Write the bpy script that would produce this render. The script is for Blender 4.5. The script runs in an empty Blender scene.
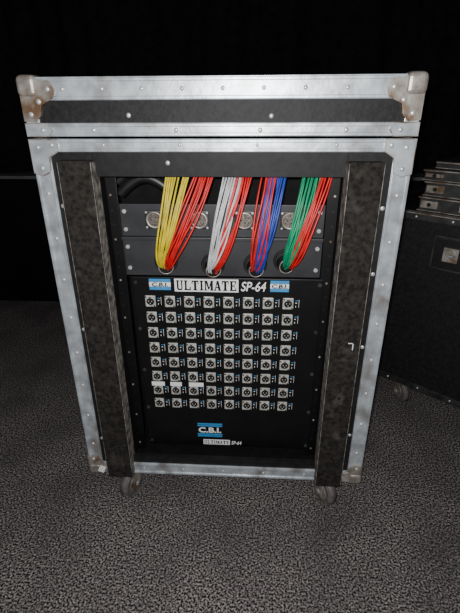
import bpy, bmesh, math, random
from mathutils import Matrix, Vector
random.seed(4)
Z0=0.116
COL=bpy.context.scene.collection

# ---------------------------------------------------------------- materials
def mat(name,c1,c2=None,scale=20,rough=.6,metal=0.0,bump=0.0,bscale=None,contrast=(.35,.65),spec=.5,detail=4,layer=None,bdist=.004,stretch=None):
    m=bpy.data.materials.new(name);m.use_nodes=True
    nt=m.node_tree;b=nt.nodes['Principled BSDF']
    b.inputs['Roughness'].default_value=rough;b.inputs['Metallic'].default_value=metal
    b.inputs['Specular IOR Level'].default_value=spec
    tc=nt.nodes.new('ShaderNodeTexCoord')
    n=nt.nodes.new('ShaderNodeTexNoise');n.inputs['Scale'].default_value=scale;n.inputs['Detail'].default_value=detail
    nt.links.new(tc.outputs['Object'],n.inputs['Vector'])
    r=nt.nodes.new('ShaderNodeValToRGB')
    if c2 is None: c2=tuple(x*.8 for x in c1)
    r.color_ramp.elements[0].position=contrast[0];r.color_ramp.elements[1].position=contrast[1]
    r.color_ramp.elements[0].color=(*c2,1);r.color_ramp.elements[1].color=(*c1,1)
    nt.links.new(n.outputs['Fac'],r.inputs['Fac'])
    out=r.outputs['Color']
    if layer:
        lc,ls,lp0,lp1=layer
        n3=nt.nodes.new('ShaderNodeTexNoise');n3.inputs['Scale'].default_value=ls;n3.inputs['Detail'].default_value=6
        nt.links.new(tc.outputs['Object'],n3.inputs['Vector'])
        mr=nt.nodes.new('ShaderNodeMapRange');mr.inputs[1].default_value=lp0;mr.inputs[2].default_value=lp1
        nt.links.new(n3.outputs['Fac'],mr.inputs[0])
        mx=nt.nodes.new('ShaderNodeMix');mx.data_type='RGBA'
        nt.links.new(mr.outputs[0],mx.inputs[0]);nt.links.new(out,mx.inputs[6]);mx.inputs[7].default_value=(*lc,1)
        out=mx.outputs[2]
    nt.links.new(out,b.inputs['Base Color'])
    if bump:
        n2=nt.nodes.new('ShaderNodeTexNoise');n2.inputs['Scale'].default_value=bscale or scale;n2.inputs['Detail'].default_value=3
        nt.links.new(tc.outputs['Object'],n2.inputs['Vector'])
        bp=nt.nodes.new('ShaderNodeBump');bp.inputs['Strength'].default_value=bump;bp.inputs['Distance'].default_value=bdist
        nt.links.new(n2.outputs['Fac'],bp.inputs['Height']);nt.links.new(bp.outputs[0],b.inputs['Normal'])
    return m
ALU=mat('aluminium_scuffed',(.60,.65,.69),(.36,.39,.42),28,.36,.45,.12,60,layer=((.25,.235,.22),16,.54,.74))
STEEL=mat('zinc_steel_worn',(.45,.42,.385),(.24,.21,.18),40,.42,.5,.2,50,layer=((.18,.11,.065),22,.52,.66))
RIVET=mat('rivet_steel',(.7,.7,.7),(.5,.5,.5),60,.35,.5)
BLACKPLY=mat('black_laminate',(.014,.014,.015),(.006,.006,.007),120,.6,0,.35,160,layer=((.035,.033,.031),30,.68,.82),bdist=.0012,spec=.3)
BOARD=mat('black_painted_board',(.012,.012,.013),(.006,.006,.006),60,.6,0,.2,90,layer=((.07,.065,.06),45,.72,.84),bdist=.0012,spec=.3)
FOAM=mat('worn_foam_rail',(.030,.026,.023),(.010,.009,.008),110,.95,0,.7,150,layer=((.085,.077,.07),20,.62,.84),bdist=.002,spec=.2)
EDGE=mat('worn_plywood_edge',(.26,.24,.215),(.05,.046,.042),60,.85,0,.3,90)
INSIDE=mat('case_interior_black',(.006,.006,.006),(.003,.003,.003),40,.8,spec=.2)
PANEL=mat('anodised_black_panel',(.005,.005,.006),(.0035,.0035,.004),30,.42,0,spec=.35)
STRIP=mat('grey_painted_strip',(.033,.034,.038),(.022,.023,.026),18,.45,.1)
SILVER=mat('nickel_connector',(.62,.61,.57),(.40,.39,.36),120,.4,.3)
BRASSY=mat('tarnished_connector',(.22,.19,.165),(.08,.07,.06),160,.45,.5)
HOLE=mat('socket_black',(.006,.006,.006),(.003,.003,.003),50,.5)
WHITE=mat('white_print',(.82,.83,.83),(.73,.74,.74),40,.5)
BLUE=mat('blue_print',(.04,.26,.55),(.035,.22,.48),40,.5)
BLACKINK=mat('black_ink',(.005,.005,.005),(.003,.003,.003),40,.6,spec=.2)
RUBBER=mat('caster_rubber',(.15,.13,.13),(.08,.075,.075),60,.7,0,.2)
def cab(n,c): return mat(n,c,tuple(x*.7 for x in c),50,.42)
YEL=cab('yellow_jacket',(.66,.53,.02));RED=cab('red_jacket',(.60,.012,.012));WHT=cab('white_jacket',(.60,.61,.62))
BLU=cab('blue_jacket',(.018,.05,.34));GRN=cab('green_jacket',(.004,.27,.12));BLK=cab('black_jacket',(.012,.012,.012))
CARPET=mat('speckled_carpet',(.40,.365,.355),(.008,.0075,.008),210,1.0,0,1.0,190,contrast=(.42,.66),spec=.02,detail=8,layer=((.055,.05,.05),5,.40,.95),bdist=.005)
CURTAIN=mat('black_drape',(.009,.009,.010),(.005,.005,.006),30,.95,0,.3,spec=.1)
DWALL=mat('dark_wall_paint',(.008,.008,.010),(.005,.005,.006),6,.85,0,.1,spec=.1)
RAILM=mat('grey_rail',(.13,.135,.14),(.08,.085,.09),12,.6)
DARKALU=mat('dark_trim',(.05,.05,.052),(.02,.02,.021),30,.5,.3)

# ---------------------------------------------------------------- mesh builder
class MB:
    def __init__(s): s.bm=bmesh.new();s.mats=[]
    def mi(s,m):
        if m not in s.mats:s.mats.append(m)
        return s.mats.index(m)
    def _tag(s,verts,m,smooth=False):
        i=s.mi(m);fs=set()
        for v in verts:
            for f in v.link_faces: fs.add(f)
        for f in fs: f.material_index=i;f.smooth=smooth
    def box(s,x0,x1,y0,y1,z0,z1,m,bev=0,rot=None,seg=2):
        c=Vector(((x0+x1)/2,(y0+y1)/2,(z0+z1)/2))
        M=Matrix.Translation(c)@(rot.to_4x4() if rot else Matrix.Identity(4))@Matrix.Diagonal((abs(x1-x0),abs(y1-y0),abs(z1-z0),1))
        r=bmesh.ops.create_cube(s.bm,size=1,matrix=M);vs=r['verts']
        s._tag(vs,m)
        if bev:
            es=set(e for v in vs for e in v.link_edges)
            bmesh.ops.bevel(s.bm,geom=list(es),offset=bev,segments=seg,affect='EDGES',profile=.6)
    def cyl(s,c,axis,r,d,m,seg=20,r2=None,smooth=True):
        q=Vector((0,0,1)).rotation_difference(Vector(axis)).to_matrix().to_4x4()
        rr=bmesh.ops.create_cone(s.bm,cap_ends=True,segments=seg,radius1=r,radius2=r if r2 is None else r2,depth=d,matrix=Matrix.Translation(c)@q)
        s._tag(rr['verts'],m)
        if smooth:
            for v in rr['verts']:
                for f in v.link_faces:
                    if len(f.verts)==4:f.smooth=True
    def ball(s,c,r,m,sc=(1,1,1),seg=16):
        rr=bmesh.ops.create_uvsphere(s.bm,u_segments=seg,v_segments=seg//2,radius=r,matrix=Matrix.Translation(c)@Matrix.Diagonal((*sc,1)))
        s._tag(rr['verts'],m,True)
    def torus(s,c,axis,R,r,m,seg=24,ss=8):
        q=Vector((0,0,1)).rotation_difference(Vector(axis)).to_matrix()
        c=Vector(c);rings=[]
        for i in range(seg):
            a=2*math.pi*i/seg;ring=[]
            for j in range(ss):
                b=2*math.pi*j/ss
                p=Vector(((R+r*math.cos(b))*math.cos(a),(R+r*math.cos(b))*math.sin(a),r*math.sin(b)))
                ring.append(s.bm.verts.new(c+q@p))
            rings.append(ring)
        i0=s.mi(m)
        for i in range(seg):
            for j in range(ss):
                f=s.bm.faces.new((rings[i][j],rings[(i+1)%seg][j],rings[(i+1)%seg][(j+1)%ss],rings[i][(j+1)%ss]))
                f.material_index=i0;f.smooth=True
    def plate(s,pts,y0,y1,m,bev=.002):
        """extruded polygon in xz"""
        a=[s.bm.verts.new((x,y0,z)) for x,z in pts];b=[s.bm.verts.new((x,y1,z)) for x,z in pts]
        n=len(pts);fs=[s.bm.faces.new(a),s.bm.faces.new(b[::-1])]
        for i in range(n): fs.append(s.bm.faces.new((a[i],b[i],b[(i+1)%n],a[(i+1)%n])))
        bmesh.ops.recalc_face_normals(s.bm,faces=fs)
        s._tag(a+b,m)
        es=[e for e in fs[0].edges]
        bmesh.ops.bevel(s.bm,geom=es,offset=bev,segments=2,affect='EDGES')
    def done(s,name,parent=None):
        me=bpy.data.meshes.new(name);s.bm.to_mesh(me);s.bm.free()
        for m in s.mats: me.materials.append(m)
        o=bpy.data.objects.new(name,me);COL.objects.link(o)
        if parent:o.parent=parent
        return o
def empty(name,loc,rz=0):
    o=bpy.data.objects.new(name,None);COL.objects.link(o);o.location=loc;o.rotation_euler[2]=rz;o.empty_display_size=.1;return o
def text(name,body,x,z,w,h,m,parent,y,shear=0,bold=0):
    cu=bpy.data.curves.new(name,'FONT');cu.body=body;cu.size=1;cu.shear=shear;cu.offset=bold;cu.materials.append(m)
    cu.align_x='CENTER';cu.align_y='CENTER';cu.extrude=.002
    o=bpy.data.objects.new(name,cu);COL.objects.link(o)
    bpy.context.view_layer.update()
    dx,dy=max(o.dimensions[0],.01),max(o.dimensions[1],.01)
    bb=[Vector(b) for b in o.bound_box];mx=(bb[0].x+bb[6].x)/2;my=(bb[0].y+bb[6].y)/2
    sx,sy=w/dx,h/dy
    o.rotation_euler=(math.pi/2,0,0);o.scale=(sx,sy,.1)
    o.location=(x-mx*sx,y,z-my*sy);o.parent=parent
    return o
# slab-serif lettering for the title, drawn as strokes (unit cell 0..1 x 0..1)
SLAB={
 'U':[(.02,.88,.46,1),(.10,.10,.34,1),(.62,.88,.98,1),(.70,.10,.88,1),(.18,0,.80,.16)],
 'L':[(.04,.88,.54,1),(.14,0,.40,1),(.04,0,.96,.13),(.80,0,.96,.36)],
 'T':[(.02,.86,.98,1),(.02,.64,.16,1),(.84,.64,.98,1),(.34,0,.66,1),(.20,0,.80,.12)],
 'I':[(.10,.88,.90,1),(.28,0,.72,1),(.10,0,.90,.12)],
 'M':[(.0,.88,.26,1),(.06,0,.20,1),(.0,0,.30,.12),(.70,0,.96,1),(.64,0,1.0,.12),(.72,.88,1.0,1),('d',.10,1,.34,1,.58,.12,.42,.12),('d',.72,1,.86,1,.56,.12,.46,.12)],
 'A':[('d',.40,1,.56,1,.22,0,.08,0),('d',.38,1,.66,1,.96,0,.64,0),(.24,.26,.74,.38),(.0,0,.34,.12),(.58,0,1.0,.12)],
 'E':[(.04,.88,.94,1),(.12,0,.42,1),(.04,0,.96,.13),(.80,.68,.94,1),(.82,0,.96,.34),(.30,.45,.70,.57),(.62,.34,.72,.68)]}
def slab(mb,word,x0,x1,z0,z1,y,m):
    wd={'I':.62,'M':1.25}
    tot=sum(wd.get(c,1) for c in word);gap=.08
    u=(x1-x0)/(tot+gap*(len(word)-1));x=x0;h=z1-z0
    i0=mb.mi(m)
    for c in word:
        w=wd.get(c,1)*u
        for s in SLAB[c]:
            if s[0]=='d': p=[(s[1],s[2]),(s[3],s[4]),(s[5],s[6]),(s[7],s[8])]
            else: p=[(s[0],s[3]),(s[2],s[3]),(s[2],s[1]),(s[0],s[1])]
            f=mb.bm.faces.new([mb.bm.verts.new((x+a*w,y,z0+b*h)) for a,b in reversed(p)]);f.material_index=i0
            y-=.000004
        x+=w+gap*u

def angle_strip(mb,x0,x1,z0,z1,yf,m,horizontal=True,t=.012):
    mb.box(x0,x1,yf,yf+t,z0,z1,m,.0015)
    if horizontal:
        for z in (z0+.004,z1-.004): mb.box(x0,x1,yf-.003,yf+.003,z-.003,z+.003,m,.0012)
    else:
        for x in (x0+.004,x1-.004): mb.box(x-.003,x+.003,yf-.003,yf+.003,z0,z1,m,.0012)
def rivet(mb,x,z,y,r=.0045,m=RIVET): mb.ball((x,y,z),r,m,(1,.45,1),10)

def caster(name,parent,x,y,sw,trail=.014):
    mb=MB();R=.043;zc=-Z0+R
    rot=Matrix.Rotation(sw,3,'Z')
    mb.box(x-.045,x+.045,y-.035,y+.035,-.006,0,STEEL,.002)
    mb.cyl((x,y,-.012),(0,0,1),.026,.012,STEEL,24)
    ax=rot@Vector((1,0,0));fw=rot@Vector((0,1,0))
    c=Vector((x,y,zc))+fw*trail
    for sgn in (-1,1):
        p=c+ax*sgn*.020
        mb.box(p.x-.0015,p.x+.0015,p.y-.016,p.y+.016,zc-.012,-.014,STEEL,.001,rot)
    mb.box(c.x-.022,c.x+.022,c.y-.018,c.y+.018,-.021,-.016,STEEL,.001,rot)
    mb.cyl(c,ax,R,.020,RUBBER,32)
    mb.cyl(c,ax,R*.93,.027,RUBBER,32)
    mb.cyl(c,ax,R*.6,.030,STEEL,24)
    mb.cyl(c,ax,.007,.046,RIVET,12)
    return mb.done(name,parent)

# ---------------------------------------------------------------- main road case
W=.37;H=.9765;D=.72
case=empty('road_case',(0,0,Z0))
mb=MB()
mb.box(-W+.004,-W+.016,.004,D,.0,.862,BLACKPLY);mb.box(W-.016,W-.004,.004,D,.0,.862,BLACKPLY)
mb.box(-W+.016,W-.016,.03,D,.004,.016,BLACKPLY)
mb.box(-W+.016,W-.016,D-.014,D-.002,.016,.862,BLACKPLY)
mb.box(-W+.016,W-.016,.024,D-.014,.848,.860,BLACKPLY)
mb.done('case_body',case)
mb=MB()   # face frame
mb.box(-W+.030,-.250,.003,.018,.03,.850,BOARD);mb.box(.250,W-.030,.003,.018,.03,.850,BOARD)
mb.box(-.250,.250,.003,.018,.799,.850,BOARD,.001)
mb.box(-.250,.250,.003,.018,.036,.056,BOARD,.001)
mb.box(-.262,-.250,.018,.30,.03,.846,INSIDE);mb.box(.250,.262,.018,.30,.03,.846,INSIDE)
mb.box(-.250,.250,.018,.30,.018,.030,INSIDE)
mb.box(-.250,.250,.16,.17,.03,.846,INSIDE)
mb.done('face_frame',case)
mb=MB()   # lid
mb.box(-W+.012,W-.012,.004,D,.885,H-.006,BLACKPLY,.002)
mb.done('lid_body',case)
mb=MB()
angle_strip(mb,-W+.01,W-.01,.938,H,0,ALU);angle_strip(mb,-W,W,.8745,.899,0,ALU)
angle_strip(mb,-W,W,.846,.8705,.001,ALU)
angle_strip(mb,-W,-W+.036,.03,.846,0,ALU,False);angle_strip(mb,W-.036,W,.03,.846,0,ALU,False)
angle_strip(mb,-W+.02,W-.02,0,.036,0,ALU)
for s in (-1,1):
    x=s*(W+.001)
    for y1,za,zb in ((.036,.03,.846),(D,.838,.8705),(D,.8745,.899),(D,.940,H),(D,0,.036)):
        mb.box(min(x,x-s*.003),max(x,x-s*.003),0,y1,za,zb,ALU,.001)
    mb.box(min(x,x-s*.003),max(x,x-s*.003),D-.036,D,.03,.846,ALU,.001)
    mb.box(min(s*W,s*(W-.026)),max(s*W,s*(W-.026)),0,.01,.899,.94,ALU,.001)
mb.box(-W,W,0,.03,H-.002,H+.001,ALU,.001);mb.box(-W,W,D-.03,D,H-.002,H+.001,ALU,.001)
for k in range(9):
    x=-.30+k*.075
    rivet(mb,x+.01,.957,-.001,.004);rivet(mb,x,.859,0,.0035) if k%2 else None
for k in range(4): rivet(mb,-.24+k*.16,.886,-.001,.0045)
for k in range(8):
    z=.10+k*.095
    rivet(mb,-W+.018,z,-.001,.0045);rivet(mb,W-.018,z,-.001,.0045)
for k in range(5): rivet(mb,-.22+k*.11,.018,-.001,.004)
mb.done('aluminium_edging',case)
mb=MB()
for s in (-1,1):
    def X(l): return [(s*a,b) for a,b in l]
    mb.box(min(s*(W+.005),s*(W-.034)),max(s*(W+.005),s*(W-.034)),-.009,.034,H-.034,H+.005,STEEL,.013,seg=5)
    mb.plate(X([(W+.002,H-.02),(W+.002,.902),(W-.020,.900),(W-.032,.912),(W-.036,.930),(W-.062,.942),(W-.066,.955),(W-.058,H-.004),(W-.02,H-.002)]),-.005,.006,STEEL)
    rivet(mb,s*(W-.054),.957,-.006,.005);rivet(mb,s*(W-.015),.914,-.006,.005);rivet(mb,s*(W-.034),.936,-.006,.005)
    mb.plate(X([(W+.002,.8705),(W+.002,.806),(W-.016,.800),(W-.034,.808),(W-.036,.836),(W-.056,.848),(W-.056,.870)]),-.005,.006,ALU)
    mb.plate(X([(W+.002,.8745),(W+.002,.899),(W-.044,.899),(W-.052,.886),(W-.044,.8745)]),-.005,.006,ALU)
    rivet(mb,s*(W-.044),.859,-.006,.0045);rivet(mb,s*(W-.016),.855,-.006,.0045);rivet(mb,s*(W-.018),.816,-.006,.0045);rivet(mb,s*(W-.032),.886,-.006,.0045)
    mb.box(min(s*(W+.004),s*(W-.030)),max(s*(W+.004),s*(W-.030)),-.008,.03,-.004,.030,STEEL,.011,seg=5)
    mb.plate(X([(W+.002,.01),(W+.002,.058),(W-.020,.062),(W-.034,.050),(W-.036,.036),(W-.056,.032),(W-.060,.016),(W-.052,.002)]),-.005,.006,STEEL)
    rivet(mb,s*(W-.014),.050,-.006,.0045);rivet(mb,s*(W-.050),.018,-.006,.0045)
mb.done('steel_corners',case)
mb=MB()
mb.box(-.314,-.249,-.022,.003,.004,.832,FOAM,.003);mb.box(-.250,-.2465,-.020,.018,.006,.830,EDGE,.001)
mb.box(.250,.315,-.022,.003,.000,.830,FOAM,.003);mb.box(.2475,.251,-.020,.018,.002,.828,EDGE,.001)
mb.box(-.316,-.3125,-.020,.003,.006,.830,EDGE,.001);mb.box(.3135,.317,-.020,.003,.006,.828,EDGE,.001)
mb.done('padded_front_rails',case)
mb=MB()
for x,z in ((-.10,.826),(.10,.910),(-.17,.912),(-.325,.74),(.327,.74),(.327,.60),(-.325,.45),(.327,.42),(.327,.16),(-.325,.12)):
    rivet(mb,x,z,.0 if z<.85 else .003,.0048)
for z in (.72,.50,.28,.09):
    mb.cyl((-.283,-.0225,z),(0,1,0),.0035,.003,HOLE,12);mb.cyl((.283,-.0225,z+.01),(0,1,0),.0035,.003,HOLE,12)
mb.box(.288,.300,-.0228,-.0215,.441,.443,WHITE);mb.box(.298,.300,-.0228,-.0215,.425,.443,WHITE)
mb.box(-.345,-.328,-.009,-.006,.006,.026,WHITE,rot=Matrix.Rotation(.4,3,'Y'))
mb.done('screws_and_marks',case)
for i,(x,y,a) in enumerate(((-.268,.055,2.8),(.281,.055,-2.7),(-.27,.62,.2),(.27,.62,-.3))):
    caster('caster_%d'%(i+1),case,x,y,a,.018)

# ---------------------------------------------------------------- rack rails & strips
PY=.05
mb=MB()
for s in (-1,1):
    mb.box(min(s*.25,s*.226),max(s*.25,s*.226),PY+.0065,PY+.012,.034,.80,PANEL,.001)
    for k in range(22):
        mb.cyl((s*.241,PY+.0055,.06+k*.033),(0,1,0),.0026,.002,HOLE if k%3 else STEEL,8)
mb.done('rack_rails',case)

pp=empty('multipin_connector_panel',(0,0,Z0))
mb=MB()
mb.box(-.223,.223,PY,PY+.004,.664,.735,STRIP,.001)
mb.box(-.223,.223,PY-.002,PY+.004,.571,.660,STRIP,.0015)
mb.box(-.223,.223,PY-.010,PY+.004,.657,.664,STRIP,.001)
for s in (-1,1):
    for z in (.590,.640,.68,.72): mb.cyl((s*.212,PY-.003,z),(0,1,0),.0045,.004,RIVET,12)
mb.done('strips',pp)
mb=MB()
for k in range(4):
    x=-.146+k*.0983;z=.700
    mb.box(x-.021,x+.021,PY-.004,PY,z-.018,z+.022,DARKALU,.003)
    mb.torus((x,PY-.006,z+.002),(0,1,0),.0165,.0026,STEEL)
    mb.cyl((x,PY-.004,z+.002),(0,1,0),.0145,.004,BRASSY)
    for rr,nn in ((.011,12),(.006,6),(0,1)):
        for j in range(nn):
            a=2*math.pi*j/nn;mb.cyl((x+rr*math.cos(a),PY-.0065,z+.002+rr*math.sin(a)),(0,1,0),.0013,.003,HOLE if j%2 else BRASSY,6)
    for a in (-1,1):
        for b in (-1,1): mb.cyl((x+a*.0175,PY-.005,z+.002+b*.0165),(0,1,0),.0024,.003,RIVET,8)
mb.done('round_sockets',pp)
HO=[(-.127,.602),(-.020,.596),(.076,.598),(.143,.608)]
mb=MB()
for x,z in HO:
    mb.torus((x,PY-.004,z+.004),(0,1,0),.024,.003,BLACKPLY)
    mb.cyl((x,PY-.002,z+.004),(0,1,0),.023,.003,HOLE)
    ax=Vector((.25,-1,-.12)).normalized()
    c=Vector((x,PY-.010,z-.002))
    mb.cyl(c,ax,.017,.024,BLK,24);mb.torus(c+ax*.012,ax,.0165,.0014,STEEL,24,6);mb.cyl(c+ax*.0135,ax,.014,.004,HOLE,24)
mb.done('cable_glands',pp)

# ---------------------------------------------------------------- cables
def bundle(name,groups):
    o0=empty(name,(0,0,Z0))
    for nm,m,h,top,n,spread in groups:
        cu=bpy.data.curves.new(nm,'CURVE');cu.dimensions='3D';cu.bevel_depth=.0021;cu.bevel_resolution=2;cu.materials.append(m)
        hx,hz=h
        for i in range(n):
            u=(i+.5)/n*2-1
            a=random.uniform(0,6.28);r=random.uniform(0,.009)
            P0=Vector((hx+.004+r*math.cos(a),PY-.022,hz-.004+r*math.sin(a)))
            P1=Vector((hx+.004+u*.018+random.uniform(-.008,.008),-.022+random.uniform(-.014,.012),hz+.022+random.uniform(-.015,.02)))
            P2=Vector((top+u*spread*.8-.016+random.uniform(-.009,.009),-.002+random.uniform(-.010,.010),.745+random.uniform(-.02,.02)))
            P3=Vector((top+u*spread+random.uniform(-.004,.004),.048+random.uniform(-.006,.012),.842))
            sp=cu.splines.new('POLY');N=22;sp.points.add(N-1);ph=random.uniform(0,6.28);am=random.uniform(.001,.0035)
            for k in range(N):
                t=k/(N-1);p=P0*(1-t)**3+P1*3*t*(1-t)**2+P2*3*t*t*(1-t)+P3*t**3
                p.x+=am*math.sin(ph+t*7)*math.sin(math.pi*t)
                sp.points[k].co=(*p,1)
        o=bpy.data.objects.new(nm,cu);COL.objects.link(o);o.parent=o0
bundle('yellow_red_cable_bundle',[('yellow_wires',YEL,(HO[0][0]-.008,HO[0][1]),-.080,13,.026),('red_wires',RED,(HO[0][0]+.006,HO[0][1]),-.020,10,.018)])
bundle('white_red_cable_bundle',[('white_wires',WHT,(HO[1][0]-.008,HO[1][1]),.036,13,.020),('red_wires',RED,(HO[1][0]+.006,HO[1][1]),.060,10,.015)])
bundle('blue_red_cable_bundle',[('red_wires',RED,(HO[2][0]-.006,HO[2][1]),.108,7,.015),('blue_wires',BLU,(HO[2][0]+.004,HO[2][1]),.126,15,.020)])
bundle('green_red_cable_bundle',[('green_wires',GRN,(HO[3][0]-.004,HO[3][1]),.196,14,.022),('red_wires',RED,(HO[3][0]+.008,HO[3][1]),.226,8,.013)])
cu=bpy.data.curves.new('black_multicore_cable','CURVE');cu.dimensions='3D';cu.bevel_depth=.013;cu.bevel_resolution=4;cu.materials.append(BLK)
for off in (0,.028):
    sp=cu.splines.new('POLY');N=16;sp.points.add(N-1)
    for k in range(N):
        t=k/(N-1);sp.points[k].co=(-.235+.12*t,.10+off*.3,.775+.035*math.sin(t*3.1)-off+Z0,1)
o=bpy.data.objects.new('black_multicore_cable',cu);COL.objects.link(o)

# ---------------------------------------------------------------- XLR panel
sp_=empty('stage_box_connector_panel',(0,0,Z0))
mb=MB()
mb.box(-.212,.233,PY,PY+.005,.062,.566,PANEL,.0015)
for x in (-.204,.225):
    for z in (.075,.19,.31,.43,.553): mb.cyl((x,PY-.001,z),(0,1,0),.0045,.003,DARKALU,12)
mb.done('black_plate',sp_)
mb=MB();lb=MB()
for c in range(8):
    for r in range(8):
        x=-.171+c*.0467;z=.505-r*.0426
        mb.box(x-.0135,x+.0115,PY-.003,PY,z-.0145,z+.0145,SILVER,.002)
        x-=.001
        mb.torus((x,PY-.0035,z),(0,1,0),.0100,.0012,SILVER,16,6)
        mb.cyl((x,PY-.0030,z),(0,1,0),.0096,.003,HOLE,16)
        for dx,dz in ((-.0038,.0015),(.0038,.0015),(0,-.004)): mb.cyl((x+dx,PY-.0050,z+dz),(0,1,0),.0013,.003,SILVER,6)
        mb.box(x-.004,x+.004,PY-.0052,PY-.002,z+.008,z+.0125,HOLE,.0008)
        for dx,dz in ((-.0100,.0115),(.0095,-.0115)): mb.cyl((x+dx,PY-.004,z+dz),(0,1,0),.0018,.002,HOLE,6)
        lx=x+.0160
        lb.box(lx+.001,lx+.007,PY-.0006,PY,z+.0065,z+.0080,BLUE)
        lb.box(lx+.001,lx+.005,PY-.0006,PY,z+.0005,z+.0020,WHITE);lb.box(lx+.0018,lx+.003,PY-.0006,PY,z-.010,z-.006,WHITE)
        lb.box(lx+.0090,lx+.0097,PY-.0006,PY,z-.010,z+.010,WHITE)
mb.done('xlr_sockets',sp_)
for c,(a,b) in enumerate(((-.016,.018),(-.014,.016),(-.012,.026))):
    x=-.171+c*.0467;z=.505-5*.0426-.0213
    lb.box(x+a,x+b,PY-.0060,PY-.0052,z-.006,z+.006,WHITE)
lb.box(-.112,.038,PY-.0008,PY,.531,.563,WHITE)
lb.box(-.058,.016,PY-.0008,PY,.067,.084,WHITE)
slab(lb,'ULTIMATE',-.108,.034,.5345,.5595,PY-.0011,BLACKINK)
slab(lb,'ULTIMATE',-.056,.014,.0695,.0815,PY-.0011,BLACKINK)
def logo(x0,x1,z0,z1):
    h=z1-z0
    lb.box(x0,x1,PY-.0007,PY,z0,z0+h*.28,BLUE);lb.box(x0,x1,PY-.0007,PY,z1-h*.28,z1,BLUE);lb.box(x0,x1,PY-.0006,PY,z0+h*.30,z1-h*.30,WHITE)
logo(-.172,-.121,.534,.562);logo(.112,.155,.534,.562)
for z in (.138,.1315,.1025,.096): lb.box(-.039-.034,-.039+.034,PY-.0007,PY,z-.002,z+.0025,BLUE)
lb.done('printed_labels',sp_)
YT=PY-.0012
text('title_model_text','SP-64',.073,.5465,.058,.024,WHITE,sp_,YT,.2,.012)
text('logo_text','C.B.I.',-.1465,.548,.038,.010,BLACKINK,sp_,YT,.1,.03)
text('logo_text_2','C.B.I.',.1335,.548,.036,.010,BLACKINK,sp_,YT,.1,.03)
text('logo_text_3','C.B.I.',-.039,.1178,.062,.018,WHITE,sp_,YT,0,.03)
text('footer_model_text','SP-64',.034,.0755,.028,.012,WHITE,sp_,YT,.2,.012)

# ---------------------------------------------------------------- second case (right)
c2=empty('road_case.001',(.45,.61,Z0),math.radians(-40.1))
L,D2,H2=.80,.55,.62
mb=MB()
mb.box(.004,L-.004,.004,D2,0,H2-.004,BLACKPLY,.003)
mb.box(.235,.355,-.003,.006,H2-.165,H2-.055,DARKALU,.002);mb.box(.243,.347,-.005,.004,H2-.157,H2-.063,HOLE,.002)
mb.box(.270,.320,-.010,.0,H2-.135,H2-.085,STEEL,.003);mb.cyl((.295,-.012,H2-.11),(0,1,0),.015,.006,STEEL,20);mb.box(.283,.307,-.017,-.012,H2-.113,H2-.107,ALU,.001)
mb.done('case_body',c2)
mb=MB()
for z0,z1 in ((0,.022),(H2-.022,H2)): mb.box(0,L,-.001,.010,z0,z1,DARKALU,.002)
for x in (0,L-.022): mb.box(x,x+.022,-.001,.012,0,H2,DARKALU,.002)
mb.box(-.001,.02,0,D2,H2-.02,H2+.001,DARKALU,.002);mb.box(0,L,-.002,.022,H2-.003,H2+.002,STEEL,.001)
for x in (.01,L-.01):
    for z in (.012,H2-.012): mb.box(x-.02,x+.02,-.008,.03,z-.02,z+.02,STEEL,.010)
for k in range(7): rivet(mb,.06+k*.11,H2-.011,-.002,.004)
for k in range(7): rivet(mb,.06+k*.11,.011,-.002,.004)
mb.done('edging',c2)
for i,(x,y,a) in enumerate(((.215,.06,.9),(.70,.06,.3),(.1,.46,.2),(.7,.46,-.3))): caster('caster_%d'%(i+1),c2,x,y,a)
gs=empty('stacked_metal_rack_units',(.45,.61,Z0+H2+.002),math.radians(-40.1))
mb=MB()
z=0
for k,(xo,yo,h,rz) in enumerate(((.160,.03,.046,.0),(.168,.035,.046,.0),(.160,.032,.034,.0),(.185,.05,.022,-.03))):
    R_=Matrix.Rotation(rz,3,'Z')
    mb.box(xo,xo+.42,yo,yo+.25,z,z+h,DARKALU,.002,R_)
    mb.box(xo-.004,xo+.424,yo-.004,yo+.003,z+.001,z+.005,STEEL,.001,R_)
    mb.box(xo-.004,xo+.424,yo-.004,yo+.003,z+h-.006,z+h-.001,STEEL,.001,R_)
    if h>.03:
        for q in (.005,.12,.24):
            mb.box(xo+q,xo+q+.055,yo-.006,yo+.002,z+.010,z+h-.010,STEEL,.002,R_)
            mb.cyl((xo+q+.028,yo-.008,z+h/2),(0,1,0),.006,.004,HOLE,12)
    z+=h+.0005
mb.done('units',gs)

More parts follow.
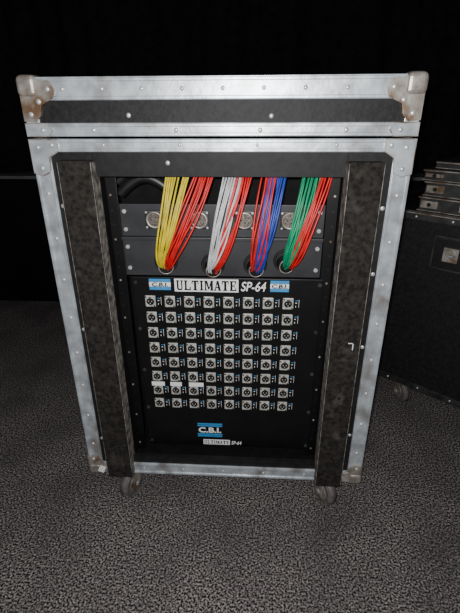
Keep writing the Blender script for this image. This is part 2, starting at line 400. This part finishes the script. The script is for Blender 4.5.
# ---------------------------------------------------------------- room
mb=MB();mb.box(-2.6,2.6,-2.6,1.62,-.05,0,CARPET);mb.done('floor')
mb=MB();mb.box(-2.6,2.6,1.52,1.62,0,3,DWALL);mb.done('wall_back')
mb=MB();mb.box(-2.7,-2.6,-2.6,1.62,0,3,DWALL);mb.done('wall_left')
mb=MB();mb.box(2.6,2.7,-2.6,1.62,0,3,DWALL);mb.done('wall_right')
mb=MB();mb.box(-2.6,2.6,-2.7,-2.6,0,3,DWALL);mb.done('wall_front')
mb=MB();mb.box(-2.6,2.6,-2.6,1.62,3,3.1,DWALL);mb.done('ceiling')
mb=MB();mb.box(-2.6,2.6,1.38,1.52,0,.70,DWALL);mb.box(-2.6,2.6,1.365,1.52,.70,.722,RAILM,.003);mb.done('trim_1')
bm=bmesh.new();N=520;prev=None
for i in range(N+1):
    x=-2.55+5.1*i/N
    y=1.46+.022*math.sin(x*17+2.2*math.sin(x*3.1))+.010*math.sin(x*41+1.7*math.sin(x*7))
    a=bm.verts.new((x,y,.73));b=bm.verts.new((x,y,2.95))
    if prev: f=bm.faces.new((prev[0],a,b,prev[1]));f.smooth=True
    prev=(a,b)
me=bpy.data.meshes.new('black_curtain');bm.to_mesh(me);bm.free();me.materials.append(CURTAIN)
o=bpy.data.objects.new('black_curtain',me);COL.objects.link(o)

# ---------------------------------------------------------------- camera & light
cam=bpy.data.objects.new('camera',bpy.data.cameras.new('camera'));COL.objects.link(cam)
M=Matrix.Rotation(.0594,3,'Z')@Matrix.Rotation(math.pi/2-.4360,3,'X')@Matrix.Rotation(-.0053,3,'Z')
cam.matrix_world=Matrix.Translation((.0734,-.8796,.9279+Z0))@M.to_4x4()
cam.data.sensor_fit='VERTICAL';cam.data.sensor_height=24;cam.data.lens=24*431.4/613;cam.data.clip_start=.01
bpy.context.scene.camera=cam
l=bpy.data.lights.new('phone_flash','POINT');l.energy=56;l.shadow_soft_size=.012;l.color=(1,.99,.98)
lo=bpy.data.objects.new('phone_flash',l);COL.objects.link(lo);lo.location=(.055,-.90,1.075)
l=bpy.data.lights.new('ambient_fill','AREA');l.energy=3;l.size=1.5;l.color=(.95,.97,1)  # weak ambient fill added at ceiling height, not an actual fixture
lo=bpy.data.objects.new('ambient_fill',l);COL.objects.link(lo);lo.location=(-.3,-.6,2.95)
w=bpy.data.worlds.new('World');bpy.context.scene.world=w;w.use_nodes=True
w.node_tree.nodes['Background'].inputs[0].default_value=(.05,.05,.055,1);w.node_tree.nodes['Background'].inputs[1].default_value=.15
